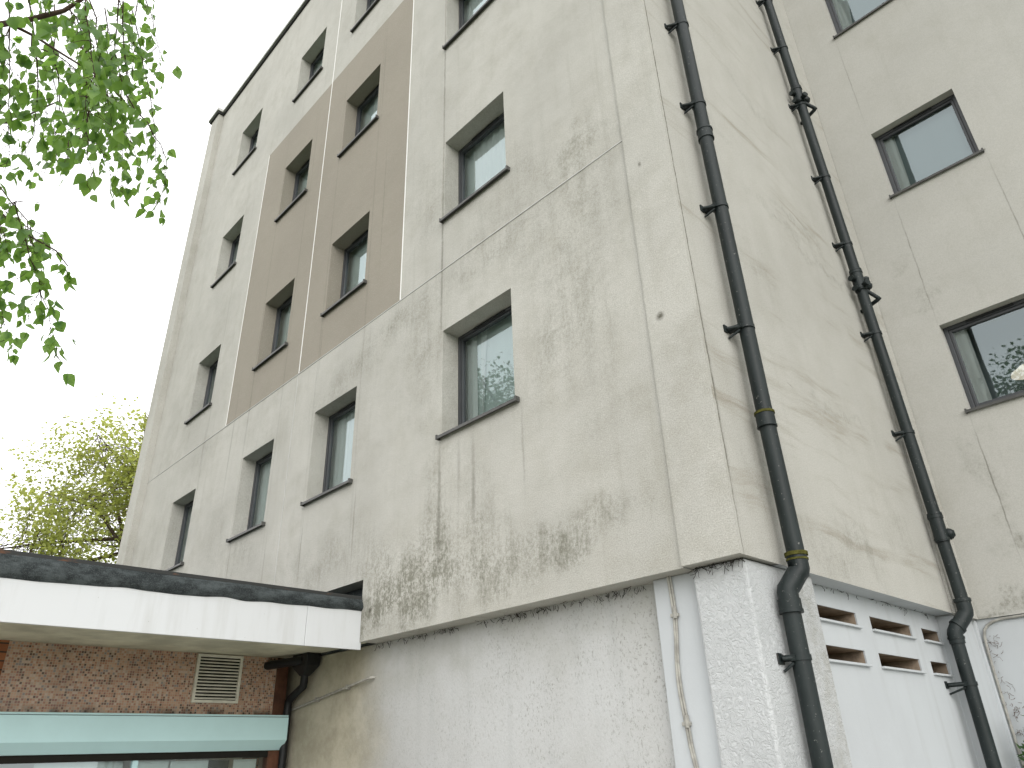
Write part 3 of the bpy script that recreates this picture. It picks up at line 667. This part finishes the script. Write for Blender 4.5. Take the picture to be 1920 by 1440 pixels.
# turquoise shutter box
prof = [(-5.93,-2.372), (-5.80,-2.372), (-5.80,-2.392), (-5.794,-2.395), (-5.79,-2.615), (-5.895,-2.712), (-5.93,-2.712)]
m = MB(); m.prism(prof, -4.6, .116, lambda u, v, t: (u, t, v)); sb = apart(m, 'shutter_box', M_TURQ, .003)
m = MB(); m.box(-5.797, -4.6, -2.3945, -5.7935, .117, -2.3905); m.build('lid_seam', M_DARKIN, sb)
m = MB(); m.box(-5.99, -2.65, -2.775, -5.925, .0, -2.713); apart(m, 'shutter_slot', M_DARKIN)
wn = MB()
for a, b in ((-.005,.062), (-1.385,-1.335), (-2.66,-2.60)): wn.box(-6.0, a, GZ+.6, -5.94, b, -2.715)
wn.box(-6.0, -2.6, GZ+.6, -5.94, -.005, GZ+.68)
wo = apart(wn, 'shop_window', M_TURQ, .003)
for a, b in ((-1.334,-.006), (-2.599,-1.386)):
    m = MB(); m.quad((-5.97,a,GZ+.68), (-5.97,b,GZ+.68), (-5.97,b,-2.775), (-5.97,a,-2.775)); m.build('pane', M_GLASS, wo)
m = MB(); m.box(-6.02, -.35, -3.6, -6.01, -.10, -2.79); m.box(-6.02, -1.0, -3.6, -6.01, -.62, -2.79); m.box(-6.02, -1.33, -3.6, -6.01, -1.02, -2.785); m.box(-6.02, -2.2, -3.6, -6.01, -1.45, -2.78); m.build('blind', M_BLIND, wo)
m = MB(); m.box(-6.12, -.62, -3.6, -6.1, -.36, -2.79); m.build('dark_blind', M_DARKIN, wo)
m = MB(); m.box(-6.15, -2.66, GZ, -5.94, .0, GZ+.6); apart(m, 'window_base', M_BRICK)
m = MB(); m.quad((-9,-6,GZ+.01), (-9,.2,GZ+.01), (-9,.2,-1.78), (-9,-6,-1.78)); apart(m, 'inner_wall', M_ROOM)

# ------------------------------------------------------------------ foliage
def leaf(mb, p, d, nrm, ln, wd, cup=.12):
    """pointed ovate leaf from p along d"""
    d = d.normalized(); s = d.cross(nrm)
    if s.length < 1e-4: s = d.cross(Vector((.3,.8,.5)))
    s.normalize(); n_ = s.cross(d)
    rows = ((0,.0), (.12,.62), (.32,1.0), (.58,.78), (.82,.34), (1.0,.0)); vs = []; 
    for t, k in rows:
        c = p + d*ln*t + n_*(-.16*ln*t*t)
        if k == 0: vs.append(c)
        else: vs += [c - s*wd*k*.5 + n_*cup*wd*k, c, c + s*wd*k*.5 + n_*cup*wd*k]
    fs = [(0,1,2), (0,2,3)]
    for i in range(3):
        a = 1+i*3; b = a+3; fs += [(a,b,b+1,a+1), (a+1,b+1,b+2,a+2)]
    fs += [(10,13,11), (11,13,12)]
    mb.add(vs, fs, True)
def at(px, py, dist):
    """point at a distance along the sight line of a photo pixel (used to measure the branches that overhang the viewer)"""
    v = fw + rt*((px-960)/1360.215) + up*((720-py)/1360.215); return CAM + v.normalized()*dist
bt = tag(empty('birch_tree', (-2.2,-7.2,GZ)), 'birch branches with fresh green leaves hanging into the upper left corner', 'tree')
def bpart(mb, name, mat):
    o = mb.build(name, mat, bt); o.matrix_parent_inverse = Matrix.Translation(-Vector((-2.2,-7.2,GZ))); return o
rnd = random.Random(21)
tk = MB(); tp = [Vector((-2.2,-7.2,GZ)), Vector((-2.15,-7.15,-2.5)), Vector((-2.05,-7.1,0)), Vector((-2.1,-7.2,2.5)), Vector((-2.0,-7.3,5.0))]
tk.tube(tp, [.19,.16,.13,.09,.03], 14); bpart(tk, 'trunk', M_BIRCHBARK)
br = MB(); lv_ = MB()
b1 = [tp[2], Vector((-1.7,-6.2,.6)), at(-260,110,3.6), at(-60,55,3.5), at(50,38,3.45), at(120,20,3.4), at(190,-25,3.4), at(260,-90,3.4)]
b2 = [at(-60,55,3.5), at(20,45,3.5), at(65,68,3.45), at(115,100,3.4), at(180,140,3.35), at(235,190,3.3)]
b3 = [tp[2], Vector((-1.9,-6.1,0)), at(-300,420,3.5), at(-90,390,3.4), at(0,400,3.3), at(50,440,3.25), at(105,470,3.2), at(128,500,3.2)]
b4 = [b1[2], at(-60,-60,3.3), at(120,-90,3.1), at(280,-80,3.1)]
b5 = [b1[2], at(-90,230,3.8), at(20,230,3.8), at(110,190,3.8)]
br.tube(b1, [.05,.035,.022,.013,.010,.008,.006,.003], 8); br.tube(b2, [.009,.007,.005,.004,.003,.002], 6)
br.tube(b3, [.045,.03,.018,.010,.007,.004,.003,.002], 8); br.tube(b4, [.018,.01,.007,.003], 6); br.tube(b5, [.016,.008,.005,.002], 6)
def twig(p0, p1, nl, sag=.06, size=1.0):
    n = 9; pts = []; off = Vector((rnd.uniform(-1,1), rnd.uniform(-1,1), 0))*sag
    for i in range(n+1):
        t = i/n; pts.append(p0.lerp(p1, t) + off*sin(pi*t) + Vector((rnd.gauss(0,.006), rnd.gauss(0,.006), rnd.gauss(0,.005))))
    br.tube(pts, [.0026*(1-.7*i/n) for i in range(n+1)], 5)
    for i in range(nl):
        t = .08 + .92*(i+rnd.random())/nl; k = min(n-1, int(t*n)); p = pts[k].lerp(pts[k+1], t*n-k)
        a = rnd.uniform(0, 2*pi); out = Vector((cos(a), sin(a), rnd.uniform(-1.5,-.1))).normalized()
        st = rnd.uniform(.012,.035); 
        if rnd.random() < .3:                                                    # short side shoot
            st = rnd.uniform(.05,.11)
        q = p + out*st; br.tube([p, p.lerp(q,.5)+Vector((0,0,.004)), q], [.0013,.0010,.0008], 3, False)
        for _ in range(2 if st > .05 else 1):
            dd = (out*.55 + Vector((rnd.gauss(0,.35), rnd.gauss(0,.35), -.75))).normalized(); ln = rnd.uniform(.030,.060)*size
            leaf(lv_, q, dd, Vector((rnd.gauss(0,1), rnd.gauss(0,1), rnd.gauss(.4,.8))), ln, ln*rnd.uniform(.62,.82))
TW = [(20,-40,10,330,17), (50,-40,42,300,17), (80,-30,75,345,17), (100,0,112,335,17), (125,0,142,245,14), (150,-20,160,225,16), (170,0,180,250,15), (195,10,205,365,22), (215,-10,232,372,24), (230,0,262,330,22),
      (245,20,292,388,22), (255,10,288,190,17), (262,-40,298,150,17), (-20,100,5,420,20), (0,200,18,480,16), (-15,300,25,655,24), (5,350,55,610,17), (25,380,102,672,22), (15,400,132,530,13), (-25,400,8,640,16), (60,430,112,500,8),
      (-10,385,92,372,4), (100,110,130,300,14), (60,70,95,250,14), (180,140,170,345,14), (235,180,300,392,12), (30,30,25,230,14), (130,20,215,190,18), (200,-30,250,140,16), (20,-60,120,60,16), (120,-60,200,60,16), (-20,-30,30,140,14), (140,60,235,260,18), (80,90,150,190,14), (210,100,245,300,16), (160,150,200,300,12)]
for (a, b, c, d, nl) in TW:
    D = rnd.uniform(2.95, 3.9); twig(at(a,b,D), at(c,d,D+rnd.uniform(-.25,.25)), int(nl*2.1))
for _ in range(46):                                                              # rest of the crown, out of frame
    s = Vector((rnd.gauss(-2.0,1.0), rnd.gauss(-7.4,.9), rnd.uniform(.3,4.5))); br.tube([tp[2].lerp(tp[4], rnd.random()), s], [.012,.004], 4)
    twig(s, s+Vector((rnd.gauss(0,.25), rnd.gauss(0,.25), -rnd.uniform(.6,1.3))), 20)
bpart(br, 'branches', M_TWIG); bpart(lv_, 'crown', M_BIRCH)

def big_tree(name, base, top, cen, rad, nclump, per, size, lmat, seed, label, cat='tree', spread=.55):
    rd = random.Random(seed); base = Vector(base); cen = Vector(cen)
    root = tag(empty(name, base), label, cat)
    def pp(mb, nm, mt):
        o = mb.build(nm, mt, root); o.matrix_parent_inverse = Matrix.Translation(-base); return o
    tr = MB(); fork = base.lerp(cen, .62); H = (cen-base).length
    tr.tube([base, base.lerp(fork,.5)+Vector((.1,.05,0)), fork, cen+Vector((0,0,rad[2]*.4))], [H*.035,H*.028,H*.02,H*.004], 12); pp(tr, 'trunk', M_BARK)
    lm = MB(); cr = MB(); tips = []
    limbs = []
    for i in range(22):
        a = rd.uniform(0, 2*pi); e = rd.uniform(-.35, 1.2); d = Vector((cos(a)*cos(e), sin(a)*cos(e), sin(e)))
        p0 = fork.lerp(cen+Vector((0,0,rad[2]*.3)), rd.random()); p2 = cen + Vector((d.x*rad[0], d.y*rad[1], d.z*rad[2]))*rd.uniform(.7,.95)
        p1 = p0.lerp(p2,.5)+Vector((0,0,rd.uniform(-.1,.35)*rad[2]*.5)); lm.tube([p0, p0.lerp(p1,.6), p1, p1.lerp(p2,.5), p2], [H*.011,H*.008,H*.006,H*.004,H*.0015], 6); limbs.append((p0,p1,p2))
    for i in range(nclump):
        p0, p1, p2 = rd.choice(limbs); t = rd.uniform(.3,1); s = (p0.lerp(p1,t) if t < .0 else p1.lerp(p2,(t-.3)/.7))
        for _ in range(30):
            d = Vector((rd.gauss(0,1), rd.gauss(0,1), rd.gauss(0,1))).normalized(); r_ = rd.uniform(.25,1)**.55*rd.choice((.82,.95,1.0,1.08))
            c = cen + Vector((d.x*rad[0], d.y*rad[1], d.z*rad[2]))*r_
            if (c-s).length < rad[0]*.62: break
        lm.tube([s, s.lerp(c,.5)+Vector((rd.gauss(0,.1),rd.gauss(0,.1),rd.uniform(0,.25))), c], [H*.0015,H*.001,H*.0005], 4, False); tips.append(c)
        for k in range(per):
            q = c + Vector((rd.gauss(0,1), rd.gauss(0,1), rd.gauss(0,.6)))*spread; a = rd.uniform(0,2*pi); ln = size*rd.uniform(.6,1.3)
            d = Vector((cos(a), sin(a), rd.uniform(-1.0,.4))).normalized(); nn = Vector((rd.gauss(0,.5), rd.gauss(0,.5), 1)); s_ = d.cross(nn).normalized()*ln*.42
            bow = Vector((0,0,-.15*ln))
            cr.add([q, q+d*ln*.35-s_, q+d*ln*.75-s_*.7+bow, q+d*ln+bow, q+d*ln*.75+s_*.7+bow, q+d*ln*.35+s_], [(0,1,2,3), (0,3,4,5)])
    pp(lm, 'limbs', M_BARK); pp(cr, 'crown', lmat); return root
big_tree('sycamore_tree', (-27.5,4.6,GZ), 0, (-27.0,4.8,4.2), (5.9,6.0,5.9), 1150, 33, .12, M_SYC, 3, 'yellow green tree in young leaf standing beyond the far end of the block', spread=.27)
big_tree('garden_tree', (-14.5,-11.5,GZ), 0, (-14.5,-11.5,5.6), (3.4,3.4,4.2), 420, 34, .13, M_DARKLEAF, 11, 'dark leafy tree seen only as a reflection in the large lowest front window', spread=.4)
big_tree('garden_tree', (-3.5,-24,GZ), 0, (-3.5,-24,8.6), (5.5,4.0,4.4), 380, 32, .17, M_DARKLEAF, 12, 'dark leafy tree seen only as a reflection in the lowest wing window', spread=.45)

# shrub at the lower right edge
sh = tag(empty('shrub', (.62,3.95,GZ)), 'glossy dark green shrub against the white wall at the lower right edge', 'shrub')
rnd = random.Random(4); sb_ = MB(); sl_ = MB(); C0 = Vector((.52,3.98,-3.40))
for i in range(330):
    d = Vector((rnd.gauss(0,1), rnd.gauss(0,1), rnd.gauss(0,1))).normalized(); r_ = rnd.uniform(.45,1)**.5
    p = C0 + Vector((d.x*.46, d.y*.34, d.z*.80))*r_; p.z = max(p.z, GZ+.1)
    if i < 120: sb_.tube([(.62+rnd.gauss(0,.05),3.95+rnd.gauss(0,.05),GZ), C0.lerp(p,.5)-Vector((0,0,.15)), p], [.008,.005,.002], 4, False)
    for _ in range(6):
        a = (d*.6+Vector((rnd.gauss(0,.6), rnd.gauss(0,.6), rnd.gauss(.25,.5)))).normalized(); ln = rnd.uniform(.045,.085)
        leaf(sl_, p+Vector((rnd.gauss(0,.02), rnd.gauss(0,.02), rnd.gauss(0,.02))), a, Vector((rnd.gauss(0,.6), rnd.gauss(0,.6), 1)), ln, ln*.38, .1)
for mb, nm, mt in ((sb_, 'stems', M_BARK), (sl_, 'foliage', M_DARKLEAF)):
    o = mb.build(nm, mt, sh); o.matrix_parent_inverse = Matrix.Translation(-Vector((.62,3.95,GZ)))
